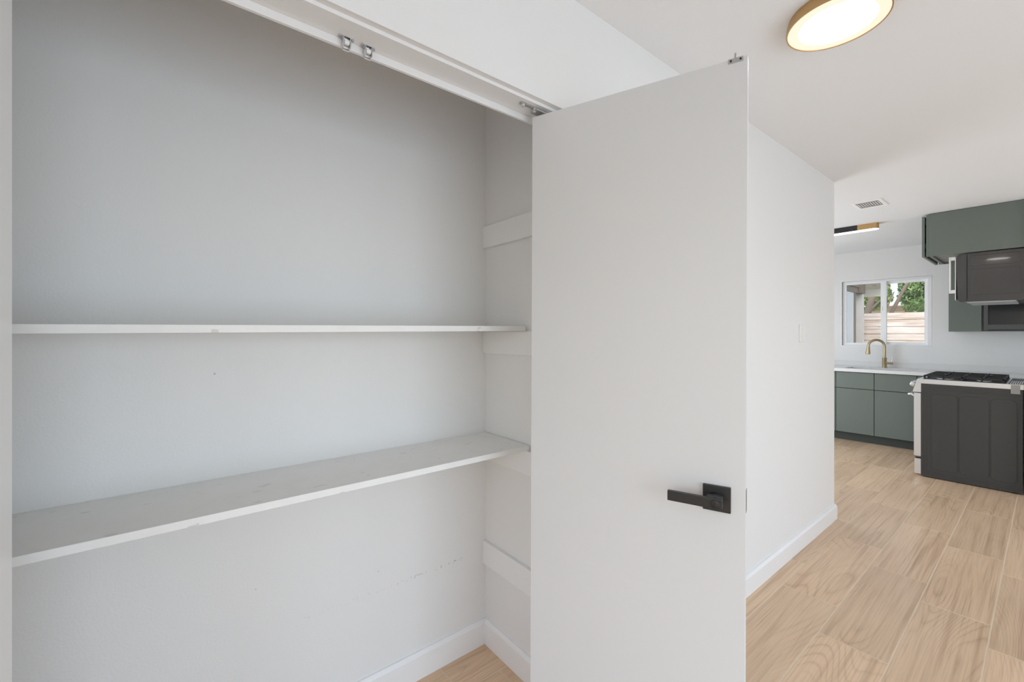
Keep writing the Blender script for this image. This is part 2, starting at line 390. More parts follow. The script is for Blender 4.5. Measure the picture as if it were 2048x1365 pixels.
# jambs of the opening
h = empty('trim_1', (0.4, 1.046, 2.058)); tag(h, 'white head jamb and stop strip across the top of the closet opening', 'trim', kind='structure')
part(G().box(XL - 0.012, XR + 0.012, 1.007, YWB, 2.078, 2.088), 'head_jamb', 'trim', h, bevel=0.0012)
part(G().box(XL, XR, 1.080, 1.0895, 2.058, 2.078), 'stop_strip', 'trim', h, bevel=0.0025)
struct(G().box(XL - 0.012, XL, YW - 0.004, YWB, 0, 2.088), 'trim_2', 'trim', 'white side jamb of the closet opening at the left edge', 'trim', bevel=0.001)
struct(G().box(XR, XR + 0.012, YW - 0.004, YWB, 0, 2.088), 'trim_3', 'trim', 'white side jamb of the closet opening hidden behind the open door', 'trim', bevel=0.001)

# window in the kitchen
win = empty('window_1', (7.43, 1.367, WZ0)); tag(win, 'white sliding window over the kitchen sink', 'window', kind='structure')
g = G()
xa, xb = 7.405, 7.475
g.box(xa, xb, WY0, WY0 + 0.035, WZ0, WZ1); g.box(xa, xb, WY1 - 0.025, WY1, WZ0, WZ1)
g.box(xa, xb, WY0 + 0.035, WY1 - 0.025, WZ0, WZ0 + 0.022); g.box(xa, xb, WY0 + 0.035, WY1 - 0.025, WZ1 - 0.03, WZ1)
part(g, 'window_frame', 'vinyl', win)
g = G()                                             # trim lip round the opening
for (a, b, c, d) in ((WY0 - 0.006, WY0, WZ0, WZ1), (WY1, WY1 + 0.006, WZ0, WZ1), (WY0 - 0.006, WY1 + 0.006, WZ0 - 0.006, WZ0), (WY0 - 0.006, WY1 + 0.006, WZ1, WZ1 + 0.006)):
    g.box(XK - 0.003, XK + 0.02, a, b, c, d)
part(g, 'window_lip', 'vinyl', win)
def sash(ya, yb, za, zb, x, w, name):
    g = G(); g.box(x, x + 0.022, ya, ya + w, za, zb); g.box(x, x + 0.022, yb - w, yb, za, zb)
    g.box(x, x + 0.022, ya + w, yb - w, za, za + w); g.box(x, x + 0.022, ya + w, yb - w, zb - w, zb)
    s = part(g, name, 'vinyl', win)
    part(G().box(x + 0.009, x + 0.013, ya + w, yb - w, za + w, zb - w), 'pane', 'glass', s)
    return s
sash(1.385, WY1 - 0.024, WZ0 + 0.021, WZ1 - 0.029, 7.4125, 0.018, 'sash')
sash(WY0 + 0.034, 1.400, WZ0 + 0.021, WZ1 - 0.029, 7.445, 0.034, 'sash')
part(G().box(7.4050, 7.4440, 1.345, 1.404, WZ0 + 0.022, WZ1 - 0.030), 'meeting_stile', 'vinyl', win, bevel=0.002)
part(G().box(7.398, 7.4048, 1.385, 1.397, 1.66, 1.71), 'latch', 'vinyl', win, bevel=0.002)

wn2 = empty('added_window', (5.53, -1.35, 0.55)); tag(wn2, 'white framed window added around the end fill light, right of the picture', 'window', kind='structure')  # unseen window, added to go with the end fill lamp
g = G()
for b in ((-2.35, -2.30, 0.55, 2.15), (-0.40, -0.35, 0.55, 2.15), (-2.30, -0.40, 0.55, 0.60), (-2.30, -0.40, 2.10, 2.15), (-1.375, -1.325, 0.60, 2.10)): g.box(5.525, 5.565, *b)
part(g, 'window_frame', 'vinyl', wn2)
for (p, q) in ((-2.30, -1.375), (-1.325, -0.40)): part(G().box(5.543, 5.547, p, q, 0.60, 2.10), 'pane', 'glass', wn2)

# ------------------------------------------------------------------ closet door
DA = math.atan2(-0.940699, 0.339242); LEAN = 0.0043
door = empty('door_1', (0.925 - 0.339 * 0.0088, 1.044 + 0.941 * 0.0088, 0.012), (0, LEAN, DA))
tag(door, 'plain white closet door standing open with a black lever handle', 'door', kind='structure')
def dp(g, name, mat, parent=door, **kw):
    o = g.build(name, mat, None, **kw)
    if parent is not door: o.location = o.location - parent.location
    o.parent = parent; return o
DW, DH, DT = 0.610, 2.043, 0.035
leaf = dp(G().box(0, DW, 0, DT, 0, DH), 'door_leaf', 'door', bevel=0.0012)
HZ = -0.012
hd = dp(G().box(0.512, 0.577, -0.008, 0, 0.907 + HZ, 0.972 + HZ), 'handle_rose', 'black_metal', bevel=0.0012)
tag(hd, 'square black handle rose')
lv = dp(G().box(0.434, 0.562, -0.058, -0.047, 0.930 + HZ, 0.955 + HZ), 'lever', 'black_metal', bevel=0.0012)
tag(lv, 'flat matte black lever')
dp(G().lathe([(0.0135, -0.048), (0.0135, -0.006)], (0.545, 0, 0.9425 + HZ), 24, 'y'), 'handle_neck', 'black_metal', smooth=True)
dp(G().box(0.526, 0.562, -0.048, -0.030, 0.928 + HZ, 0.957 + HZ), 'lever_hub', 'black_metal', bevel=0.002)
tb = dp(G().lathe([(0.0105, -0.058), (0.0105, -0.0605), (0.0095, -0.0612)], (0.547, 0, 0.9425 + HZ), 24, 'y'), 'turn_button', 'black_metal', smooth=True)
dp(G().box(0.5458, 0.5482, -0.0640, -0.0605, 0.934 + HZ, 0.951 + HZ), 'thumb_ridge', 'black_metal', bevel=0.0006)
dp(G().lathe([(0.0035, -0.008), (0.0035, -0.0095)], (0.569, 0, 0.9395 + HZ), 12, 'y'), 'screw', 'black_metal')
dp(G().box(DW - 0.0005, DW + 0.0008, 0.006, 0.029, 0.912 + HZ, 0.968 + HZ), 'latch_plate', 'char', bevel=0.0003)
br = dp(G().box(0.566, 0.600, -0.0015, 0.020, DH - 0.0105, DH + 0.0015), 'top_bracket', 'zinc', bevel=0.0005)
tag(br, 'small zinc bracket at the top of the door')
dp(G().lathe([(0.0026, DH + 0.001), (0.0026, DH + 0.013), (0.0018, DH + 0.016)], (0.582, 0.004, 0), 12), 'bracket_pin', 'zinc')
for s in (0.572, 0.594):
    dp(G().lathe([(0.0026, -0.0015), (0.0026, -0.0027)], (s, 0, DH - 0.0045), 12, 'y'), 'screw', 'black_metal')
# pivot bracket under the head jamb
pv = empty('pivot_bracket', (0.925, 1.03, 2.068)); tag(pv, 'small zinc pivot bracket under the head jamb at the door corner', 'hinge')
part(G().box(0.862, 0.965, 1.022, 1.034, 2.073, 2.0785), 'bracket_plate', 'zinc', pv, bevel=0.001)
part(G().lathe([(0.006, 2.066), (0.006, 2.074)], (0.872, 1.028, 0), 14), 'bracket_bolt', 'steel', pv)
part(G().lathe([(0.005, 2.062), (0.005, 2.074)], (0.918, 1.026, 0), 14), 'bracket_bolt', 'steel', pv)
part(G().box(0.915, 0.965, 1.012, 1.042, 2.064, 2.068), 'pivot_arm', 'zinc', pv, bevel=0.001)

# roller catches under the head jamb
def catch(x, y, label):
    r = empty('roller_catch', (x, y, 2.05)); tag(r, label, 'roller catch', 'chrome roller catches under the closet head jamb')
    part(G().box(x - 0.017, x + 0.017, y - 0.008, y + 0.008, 2.0755, 2.0785), 'base_plate', 'chrome', r, bevel=0.0008)
    part(G().box(x - 0.009, x - 0.007, y - 0.008, y + 0.007, 2.052, 2.076), 'cheek', 'chrome', r, bevel=0.0004)
    part(G().box(x + 0.007, x + 0.009, y - 0.008, y + 0.007, 2.052, 2.076), 'cheek', 'chrome', r, bevel=0.0004)
    part(G().lathe([(0.0035, -0.0068), (0.0058, -0.005), (0.0058, 0.005), (0.0035, 0.0068)], (x, y - 0.003, 2.064), 18, 'x'), 'roller', 'plastic', r, smooth=True)
    part(G().prism([(y + 0.001, 2.076), (y + 0.005, 2.076), (y + 0.009, 2.054), (y + 0.004, 2.047), (y + 0.002, 2.049), (y + 0.006, 2.055)], 'x', x - 0.008, x + 0.008), 'striker_tongue', 'steel', r)
    for dx in (-0.0145, 0.0145):
        part(G().lathe([(0.0035, 2.0735), (0.0035, 2.0760)], (x + dx, y - 0.001, 0), 12), 'screw', 'zinc', r)
catch(0.346, 1.071, 'chrome roller catch under the head jamb, farther from the open door')
catch(0.399, 1.071, 'chrome roller catch under the head jamb, nearer the open door')

# ------------------------------------------------------------------ closet fittings
def board(name, x0, x1, y0, y1, zl, zr, th, mat, label, cat, bev=0.0015):
    g = G(); g.box(x0, x1, y0, y1, 0, th)
    for v in g.bm.verts: v.co.z += zl + (zr - zl) * (v.co.x - x0) / (x1 - x0)
    return tag(g.build(name, mat, bevel=bev), label, cat)
board('closet_shelf', -0.84, 1.099, 1.278, YB - 0.001, 1.3545, 1.3685, 0.0195, 'shelf', 'upper white painted closet shelf seen edge-on at eye level', 'shelf')
board('closet_shelf', -0.84, 1.105, 1.264, YB - 0.001, 0.9035, 0.9055, 0.0195, 'shelf', 'lower white painted closet shelf with scuffed top', 'shelf')
for z0, z1, lab in ((1.733, 1.826, 'topmost white cleat board on the closet side wall, carrying nothing'), (1.274, 1.3675, 'white cleat board on the closet side wall under the upper shelf'),
                    (0.812, 0.9040, 'white cleat board on the closet side wall under the lower shelf'), (0.349, 0.449, 'lowest white cleat board on the closet side wall near the floor')):
    tag(G().box(XC - 0.016, XC - 0.0005, YWB + 0.004, YB - 0.001, z0, z1).build('shelf_cleat', 'trim', bevel=0.0012), lab, 'cleat', 'cleat boards on the closet side wall')

# light switch
sw = empty('light_switch', (3.163, YW, 1.305)); tag(sw, 'white rocker light switch on the hall wall', 'light switch')
part(G().box(3.119, 3.208, YW - 0.007, YW, 1.305, 1.417), 'switch_plate', 'plastic', sw, bevel=0.003)
part(G().prism([(YW - 0.007, 1.330), (YW - 0.0075, 1.330), (YW - 0.012, 1.394), (YW - 0.007, 1.394)], 'x', 3.146, 3.180), 'rocker', 'plastic', sw)
part(G().lathe([(0.003, YW - 0.0065), (0.003, YW - 0.008)], (3.163, 0, 1.318), 10, 'y'), 'screw', 'zinc', sw)
part(G().lathe([(0.003, YW - 0.0065), (0.003, YW - 0.008)], (3.163, 0, 1.405), 10, 'y'), 'screw', 'zinc', sw)

# ------------------------------------------------------------------ ceiling fittings
rl = empty('ceiling_light', (1.813, 0.461, 2.43)); tag(rl, 'round flush ceiling light with a gold rim, lit', 'ceiling light')
c = (1.813, 0.461, 0)
g = G()
n = 96
def ring(r, z): return [g.bm.verts.new((c[0] + r * math.cos(2 * math.pi * k / n), c[1] + r * math.sin(2 * math.pi * k / n), z)) for k in range(n)]
RR = [ring(0.1435, CEIL), ring(0.1485, 2.447), ring(0.1485, 2.4305), ring(0.1475, 2.4295), ring(0.1445, 2.4295), ring(0.1440, 2.4310), ring(0.1440, 2.444), ring(0.14, CEIL)]
for a, b in zip(RR, RR[1:]):
    for k in range(n): g.bm.faces.new((a[k], a[(k + 1) % n], b[(k + 1) % n], b[k]))
part(g, 'rim', 'gold', rl, smooth=True)
g = G(); A = [g.bm.verts.new((c[0] + 0.1438 * math.cos(2 * math.pi * k / n), c[1] + 0.1438 * math.sin(2 * math.pi * k / n), 2.4320)) for k in range(n)]
B = [g.bm.verts.new((c[0] + 0.112 * math.cos(2 * math.pi * k / n), c[1] + 0.112 * math.sin(2 * math.pi * k / n), 2.4305)) for k in range(n)]
for k in range(n): g.bm.faces.new((A[k], A[(k + 1) % n], B[(k + 1) % n], B[k]))
tag(part(g, 'diffuser_edge', 'lens_warm', rl), 'warm glowing edge of the diffuser')
g = G(); B = [g.bm.verts.new((c[0] + 0.112 * math.cos(2 * math.pi * k / n), c[1] + 0.112 * math.sin(2 * math.pi * k / n), 2.4305)) for k in range(n)]
g.bm.faces.new(B); tag(part(g, 'diffuser', 'lens_white', rl), 'white glowing diffuser disc')

# bar light in the kitchen (runs along y)
bl = empty('bar_light', (5.58, 1.5, 2.40)); tag(bl, 'long capsule-shaped kitchen ceiling light with dark body and gold end', 'ceiling light')
bx, hw, zb = 5.58, 0.045, 2.405
def capsule(y0, y1, r0, r1, z0, z1, w):
    pts = []
    if r0:
        for k in range(13):
            a = math.pi + math.pi * k / 12; pts.append((bx + w * math.cos(a), y0 + w + w * math.sin(a)))
    else: pts += [(bx - w, y0), (bx + w, y0)]
    if r1:
        for k in range(13):
            a = math.pi * k / 12; pts.append((bx + w * math.cos(a), y1 - w + w * math.sin(a)))
    else: pts += [(bx + w, y1), (bx - w, y1)]
    return G().prism(pts, 'z', z0, z1)
part(capsule(1.070, 1.235, True, False, zb + 0.008, CEIL, hw), 'gold_end', 'gold', bl)
part(capsule(1.2355, 2.06, False, False, zb + 0.008, CEIL, hw), 'dark_body', 'black_metal', bl)
part(capsule(2.0605, 2.22, False, True, zb + 0.008, CEIL, hw), 'gold_end', 'gold', bl)
part(capsule(1.073, 2.217, True, True, zb + 0.003, zb + 0.0078, hw - 0.004), 'diffuser', 'lens_bar', bl)

# ceiling register
vt = empty('ceiling_vent', (4.71, 0.967, 2.458)); tag(vt, 'white louvred air vent in the kitchen ceiling', 'vent')
a0, a1, b0, b1 = 4.572, 4.848, 0.866, 1.070
g = G(); w = 0.034
zc0, zc1 = CEIL - 0.006, CEIL
g.box(a0, a0 + w, b0, b1, zc0, zc1); g.box(a1 - w, a1, b0, b1, zc0, zc1); g.box(a0 + w, a1 - w, b0, b0 + w * 0.75, zc0, zc1); g.box(a0 + w, a1 - w, b1 - w * 0.75, b1, zc0, zc1)
part(g, 'vent_frame', 'vent', vt, bevel=0.0015)
part(G().box(a0 + w, a1 - w, b0 + w * 0.75, b1 - w * 0.75, CEIL - 0.0012, CEIL - 0.0002), 'vent_backing', 'cab_in', vt)
for k in range(9):
    y = b0 + 0.036 + k * 0.0165
    part(G().prism([(y - 0.005, zc0 + 0.001), (y - 0.003, zc0), (y + 0.006, zc1 - 0.0015), (y + 0.004, zc1 - 0.0015)], 'x', a0 + w + 0.045, a1 - w - 0.045), 'louver', 'vent', vt)
for xx in (a0 + w + 0.012, a0 + w + 0.030, a1 - w - 0.034, a1 - w - 0.016):
    part(G().prism([(xx - 0.003, zc0), (xx, zc0), (xx + 0.006, zc1 - 0.0015), (xx + 0.003, zc1 - 0.0015)], 'y', b0 + w * 0.75, b1 - w * 0.75), 'louver', 'vent', vt)
part(G().box(a1 - 0.075, a1 - 0.068, b0 + 0.07, b0 + 0.076, CEIL - 0.016, CEIL - 0.005), 'damper_lever', 'plastic', vt)

# ------------------------------------------------------------------ kitchen: base cabinets and worktop along the window wall
def base_cabinet(ya, yb, doors, label, drawers=True):
    r = empty('base_cabinet', (7.05, (ya + yb) / 2, 0)); tag(r, label, 'cabinet', 'green base cabinets along the window wall')
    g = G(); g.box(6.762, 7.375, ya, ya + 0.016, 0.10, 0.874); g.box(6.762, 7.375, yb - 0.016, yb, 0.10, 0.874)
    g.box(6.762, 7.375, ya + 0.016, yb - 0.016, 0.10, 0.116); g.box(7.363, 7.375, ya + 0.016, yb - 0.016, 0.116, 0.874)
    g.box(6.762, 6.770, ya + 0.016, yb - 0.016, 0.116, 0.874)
    part(g, 'cabinet_body', 'carcass_shade', r)
    part(G().box(6.805, 7.37, ya, yb, 0.0, 0.0995), 'toe_kick', 'green_shaded', r)
    n = doors; wd = (yb - ya) / n
    for i in range(n):
        p, q = ya + wd * i + 0.003, ya + wd * (i + 1) - 0.003
        part(G().box(6.742, 6.7615, p, q, 0.108, 0.662), 'cabinet_door', 'green', r, bevel=0.001)
        part(G().box(6.742, 6.7615, p, q, 0.669, 0.868), 'drawer_front', 'green', r, bevel=0.001)
    return r
base_cabinet(0.955, 1.725, 2, 'dark green sink base cabinet with two doors under the window')
base_cabinet(1.7255, 2.48, 2, 'dark green base cabinet beyond the sink unit, hidden by the wall end')
base_cabinet(0.105, 0.9545, 2, 'dark green base cabinet in the corner behind the range')
wt = empty('worktop', (7.05, 1.3, 0.876)); tag(wt, 'white quartz worktop with low upstand running under the window', 'worktop')
g = G(); SX0, SX1, SY0, SY1 = 6.80, 7.17, 1.00, 1.66
ZT0, ZT1 = 0.8765, 0.915
g.box(6.715, SX0, 0.105, 2.48, ZT0, ZT1); g.box(SX1, 7.379, 0.105, 2.48, ZT0, ZT1); g.box(SX0, SX1, 0.105, SY0, ZT0, ZT1); g.box(SX0, SX1, SY1, 2.48, ZT0, ZT1)
part(g, 'worktop_slab', 'quartz', wt)
part(G().box(7.359, 7.379, 0.105, 2.48, 0.9152, 0.982), 'upstand', 'quartz', wt, bevel=0.001)
sk = empty('sink', (6.985, 1.33, 0.72)); tag(sk, 'undermount stainless sink set into the white worktop', 'sink')
g = G(); g.box(SX0 - 0.006, SX1 + 0.006, SY0 - 0.006, SY1 + 0.006, 0.705, 0.712)
for b in ((SX0 - 0.008, SX0 - 0.001, SY0, SY1), (SX1 + 0.001, SX1 + 0.008, SY0, SY1), (SX0 - 0.008, SX1 + 0.008, SY0 - 0.008, SY0 - 0.001), (SX0 - 0.008, SX1 + 0.008, SY1 + 0.001, SY1 + 0.008)):
    g.box(*b, 0.705, 0.8755)
part(g, 'basin', 'steel', sk)
part(G().lathe([(0.04, 0.711), (0.04, 0.715), (0.03, 0.7135)], (6.985, 1.33, 0), 20), 'drain', 'chrome', sk)

# faucet
fb = Vector((7.262, 1.338, 0.915)); fdir = Vector((-0.44, 0.90, 0)).normalized()
fc = empty('faucet', fb); tag(fc, 'brushed brass gooseneck faucet with pull-down spray in front of the window', 'faucet')
part(G().lathe([(0.029, 0.9152), (0.029, 0.921), (0.0235, 0.924), (0.0235, 1.03), (0.0245, 1.034), (0.0245, 1.04), (0.019, 1.046)], (fb.x, fb.y, 0), 28), 'faucet_body', 'brass', fc, smooth=True)
rad = 0.083; pts = [fb + Vector((0, 0, 0.12)), fb + Vector((0, 0, 0.20)), fb + Vector((0, 0, 0.275))]
zc = 0.275
for k in range(1, 14):
    a = math.pi * k / 14 * 1.10
    pts.append(fb + fdir * (rad - rad * math.cos(a)) + Vector((0, 0, zc + rad * math.sin(a))))
part(G().tube(pts, 0.0145, 16), 'spout', 'brass', fc, smooth=True)
e0, e1 = pts[-1], pts[-1] + (pts[-1] - pts[-2]).normalized() * 0.095
dv = (e1 - e0)
part(G().tube([e0, e0 + dv * 0.12, e0 + dv * 0.3, e0 + dv * 0.75, e0 + dv], [0.016, 0.0185, 0.0175, 0.0245, 0.0255], 18), 'spray_head', 'brass', fc, smooth=True)
part(G().tube([e0 + dv, e0 + dv * 1.03], [0.022, 0.021], 18), 'spray_face', 'black_metal', fc)
hb = fb + Vector((0, 0, 0.062))
part(G().tube([hb + Vector((0, -0.018, 0)), hb + Vector((0, -0.085, 0))], 0.0145, 16), 'handle_barrel', 'brass', fc, smooth=True)
part(G().tube([hb + Vector((0, -0.072, 0.010)), hb + Vector((0, -0.076, 0.075))], [0.0055, 0.0045], 10), 'handle_lever', 'steel', fc, smooth=True)

# ------------------------------------------------------------------ range (front faces +y, side faces the camera)
RX0, RX1 = 5.61, 6.37
rg = empty('range', (5.99, 0.45, 0)); tag(rg, 'slide-in gas range with black side panel and stainless front', 'range')
part(G().box(RX0 + 0.012, RX1 - 0.012, 0.150, 0.762, 0.02, 0.880), 'range_body', 'range_side', rg)
# embossed side panel: flange edges, three pressed fields
sp = part(G().box(RX0, RX0 + 0.012, 0.140, 0.766, 0.008, 0.884), 'side_panel', 'range_side', rg, bevel=0.002)
part(G().box(RX1 - 0.012, RX1, 0.140, 0.766, 0.008, 0.884), 'side_panel', 'range_side', rg, bevel=0.002)
def rrect(y0, y1, z0, z1, r, n=6):
    pts = []
    for cy, cz, a0 in ((y1 - r, z1 - r, 0), (y0 + r, z1 - r, 90), (y0 + r, z0 + r, 180), (y1 - r, z0 + r, 270)):
        for k in range(n + 1):
            a = R(a0 + 90 * k / n); pts.append((cy + r * math.cos(a), cz + r * math.sin(a)))
    return pts
for (y0, y1) in ((0.525, 0.690), (0.333, 0.512), (0.172, 0.320)):
    o = part(G().prism(rrect(y0, y1, 0.085, 0.79, 0.035), 'x', RX0 - 0.005, RX0 + 0.002), 'pressed_field', 'range_side', sp, bevel=0.0045, segs=2)
for z in (0.030, 0.052, 0.825, 0.848):
    part(G().box(RX0 - 0.0025, RX0 + 0.002, 0.150, 0.758, z, z + 0.010), 'pressed_rib', 'range_side', sp, bevel=0.0022)
for y in (0.705, 0.728, 0.748):
    part(G().box(RX0 - 0.0020, RX0 + 0.002, y, y + 0.008, 0.07, 0.815), 'pressed_rib', 'range_side', sp, bevel=0.0018)
for y, z in ((0.556, 0.385), (0.366, 0.378)):
    part(G().box(RX0 - 0.0040, RX0 - 0.0020, y, y + 0.004, z, z + 0.05), 'vent_slit', 'range_groove', sp)
# cooktop
ct = part(G().prism([(0.135, 0.884), (0.766, 0.884), (0.797, 0.919), (0.790, 0.926), (0.135, 0.926)], 'x', RX0 - 0.004, RX1 + 0.004), 'cooktop', 'steel', rg, bevel=0.002)
part(G().box(RX0 + 0.035, RX1 - 0.035, 0.235, 0.755, 0.9262, 0.9285), 'cooktop_well', 'black_metal', ct)
for k in range(6):
    part(G().box(RX0 + 0.03, RX0 + 0.35, 0.142 + k * 0.0125, 0.149 + k * 0.0125, 0.9262, 0.932), 'rear_vent_bar', 'steel', ct)
part(G().box(RX0 + 0.02, RX1 - 0.02, 0.138, 0.222, 0.9262, 0.9275), 'rear_vent_well', 'black_metal', ct)
# front: control panel, knobs, door, handle, drawer
part(G().prism([(0.7665, 0.883), (0.797, 0.917), (0.826, 0.800), (0.7665, 0.800)], 'x', RX0, RX1), 'control_panel', 'steel', rg, bevel=0.0015)
nrm = Vector((0, 0.117, 0.029)).normalized(); along = Vector((0, 0.029, -0.117)).normalized()
for i, xx in enumerate((5.665, 5.775, 5.99, 6.205, 6.315)):
    cc = Vector((xx, 0.797, 0.917)) + along * 0.055
    kb = part(G().tube([cc - nrm * 0.002, cc + nrm * 0.006], [0.029, 0.029], 24), 'knob_collar', 'black_metal', rg)
    part(G().tube([cc + nrm * 0.006, cc + nrm * 0.012, cc + nrm * 0.036, cc + nrm * 0.040], [0.026, 0.0265, 0.023, 0.020], 24), 'knob', 'chrome', rg, smooth=True)
od = part(G().box(RX0 + 0.001, RX1 - 0.001, 0.768, 0.817, 0.190, 0.790), 'oven_door', 'steel', rg, bevel=0.003)
part(G().box(RX0 + 0.12, RX1 - 0.12, 0.8172, 0.8185, 0.33, 0.66), 'oven_glass', 'dglass', od)
hp = [(RX0 + 0.012, 0.815, 0.762), (RX0 + 0.014, 0.835, 0.775), (RX0 + 0.022, 0.852, 0.772), (RX0 + 0.05, 0.858, 0.770), (RX1 - 0.05, 0.858, 0.770), (RX1 - 0.022, 0.852, 0.772), (RX1 - 0.014, 0.835, 0.775), (RX1 - 0.012, 0.815, 0.762)]
part(G().tube(hp, 0.012, 12), 'oven_handle', 'chrome', od, smooth=True)
part(G().box(RX0 + 0.001, RX1 - 0.001, 0.768, 0.813, 0.022, 0.165), 'drawer', 'steel', rg, bevel=0.003)
part(G().box(RX0 - 0.001, RX0 + 0.02, 0.764, 0.806, 0.168, 0.178), 'drawer_latch', 'black_deep', rg)
part(G().box(RX0 + 0.004, RX1 - 0.004, 0.7665, 0.768, 0.02, 0.80), 'door_gasket', 'black_deep', rg)
for xx in (RX0 + 0.04, RX1 - 0.04):
    for yy in (0.19, 0.74):
        part(G().lathe([(0.018, 0.0), (0.018, 0.021)], (xx, yy, 0), 14), 'foot', 'black_deep', rg)
# burners and grates
for xx, yy, rr in ((5.76, 0.62, 0.045), (5.76, 0.37, 0.035), (5.99, 0.50, 0.055), (6.22, 0.62, 0.04), (6.22, 0.37, 0.045)):
    bn = part(G().lathe([(rr + 0.012, 0.9286), (rr + 0.010, 0.934), (rr, 0.936)], (xx, yy, 0), 24), 'burner_base', 'zinc', rg)
    part(G().lathe([(rr, 0.9362), (rr, 0.942), (rr - 0.006, 0.945)], (xx, yy, 0), 24), 'burner_cap', 'iron', rg)
def grate(x0, x1):
    g = G(); zt0, zt1 = 0.950, 0.962
    y0, y1 = 0.242, 0.752
    for (a, b, c_, d) in ((x0, x0 + 0.014, y0, y1), (x1 - 0.014, x1, y0, y1), (x0, x1, y0, y0 + 0.014), (x0, x1, y1 - 0.014, y1), (x0, x1, 0.490, 0.504)): g.box(a, b, c_, d, zt0, zt1)
    xm = (x0 + x1) / 2
    for yy in (0.37, 0.62):
        for (a, b) in ((x0, xm - 0.025), (xm + 0.025, x1)): g.box(a, b, yy - 0.005, yy + 0.005, zt0, zt1 + 0.003)
        g.box(xm - 0.005, xm + 0.005, yy + 0.025, yy + 0.115, zt0, zt1 + 0.003); g.box(xm - 0.005, xm + 0.005, yy - 0.115, yy - 0.025, zt0, zt1 + 0.003)
    for a in (x0, x1 - 0.014):
        for b in (y0, y1 - 0.014, 0.490, 0.37, 0.61): g.box(a, a + 0.014, b, b + 0.014, 0.9285, zt0)
    part(g, 'grate', 'iron', rg, bevel=0.0015, segs=1)
for k in range(3): grate(RX0 + 0.026 + k * 0.237, RX0 + 0.026 + k * 0.237 + 0.232)
part(G().box(RX0 - 0.0058, RX0 - 0.0045, 0.154, 0.206, 0.846, 0.922), 'tape_strip', 'tape', rg)

# ------------------------------------------------------------------ cabinet over the range and microwave
oc = empty('wall_cabinet', (5.9, 0.40, 2.074)); tag(oc, 'deep green wall cabinet up to the ceiling over the microwave', 'cabinet', 'green wall cabinets')
CX0, CX1, CYF, CZ0 = 5.528, 6.285, 0.703, 2.074
g = G(); g.box(CX0, CX0 + 0.018, YR, CYF, CZ0, CEIL - 0.004); g.box(CX1 - 0.018, CX1, YR, CYF, CZ0, CEIL - 0.004)
g.box(CX0 + 0.018, CX1 - 0.018, YR, YR + 0.012, CZ0, CEIL - 0.004); g.box(CX0 + 0.018, CX1 - 0.018, YR + 0.012, CYF, CEIL - 0.022, CEIL - 0.004)
part(g, 'cabinet_body', 'green', oc)
part(G().box(CX0 + 0.018, CX1 - 0.018, YR + 0.012, CYF, CZ0 + 0.016, CZ0 + 0.030), 'bottom_panel', 'cab_in', oc)
part(G().box(CX0 + 0.018, CX1 - 0.018, CYF - 0.02, CYF, CZ0, CZ0 + 0.0158), 'front_rail', 'green', oc)
fs = part(G().box(CX0 + 0.001, CX0 + 0.025, CYF + 0.0005, CYF + 0.017, CZ0, CEIL - 0.012), 'face_stile', 'green', oc, bevel=0.001)
part(G().box(CX1 - 0.025, CX1 - 0.001, CYF + 0.0005, CYF + 0.017, CZ0, CEIL - 0.012), 'face_stile', 'green', oc, bevel=0.001)
for (p, q) in ((CX0 - 0.002, (CX0 + CX1) / 2 - 0.002), ((CX0 + CX1) / 2 + 0.002, CX1)):
    part(G().box(p, q, CYF + 0.027, CYF + 0.046, CZ0 - 0.002, CEIL - 0.020), 'cabinet_door', 'green', oc, bevel=0.001)
for zz in (2.15, 2.37):
    part(G().box(CX0 + 0.004, CX0 + 0.03, CYF + 0.016, CYF + 0.028, zz, zz + 0.04), 'hinge', 'black_deep', oc)

mw = empty('microwave', (5.95, 0.31, 1.64)); tag(mw, 'over-the-range microwave with glossy black side and pale handle', 'microwave')
MX0, MX1, MYF, MZ0, MZ1 = 5.575, 6.275, 0.520, 1.640, 2.0735
prof = [(YR + 0.002, MZ0 + 0.012), (YR + 0.06, MZ0), (MYF - 0.015, MZ0), (MYF, MZ0 + 0.012), (MYF + 0.010, MZ1 - 0.06), (MYF + 0.006, MZ1 - 0.020), (MYF - 0.012, MZ1 - 0.004), (MYF - 0.05, MZ1), (YR + 0.002, MZ1)]
bd = part(G().prism(prof, 'x', MX0, MX1), 'microwave_body', 'mw_side', mw, bevel=0.003)
# pressed fields on the side
for (y0, y1, z0, z1) in ((0.15, 0.440, 1.955, 2.045), (0.15, 0.435, 1.700, 1.925)):
    g = G(); w = 0.004
    g.prism(rrect(y0, y1, z0, z1, 0.014), 'x', MX0 - 0.004, MX0 + 0.002)
    part(g, 'pressed_field', 'mw_side', bd, bevel=0.0038, segs=3)
part(G().box(MX0 - 0.0015, MX0 + 0.001, 0.458, 0.464, MZ0 + 0.02, MZ1 - 0.02), 'front_seam', 'black_deep', bd)
part(G().box(MX0 + 0.002, MX1 - 0.002, MYF + 0.010, MYF + 0.017, MZ0 + 0.02, MZ1 - 0.03), 'door_front', 'steel', mw, bevel=0.002)
g = G()
g.box(MX0 + 0.004, MX0 + 0.028, MYF + 0.044, MYF + 0.056, 1.722, 2.052); g.box(MX0 + 0.004, MX0 + 0.028, MYF + 0.014, MYF + 0.044, 2.022, 2.052); g.box(MX0 + 0.004, MX0 + 0.028, MYF + 0.014, MYF + 0.044, 1.722, 1.752)
tag(part(g, 'handle', 'plastic', mw, bevel=0.003), 'pale D-shaped handle')
part(G().box(MX0 + 0.03, MX1 - 0.03, YR + 0.08, MYF - 0.05, MZ0 - 0.006, MZ0 - 0.0002), 'vent_grille', 'zinc', mw, bevel=0.001)
part(G().box(MX0 + 0.006, MX0 + 0.026, YR + 0.08, MYF - 0.06, MZ0 - 0.008, MZ0 - 0.0002), 'light_strip', 'zinc', mw, bevel=0.001)

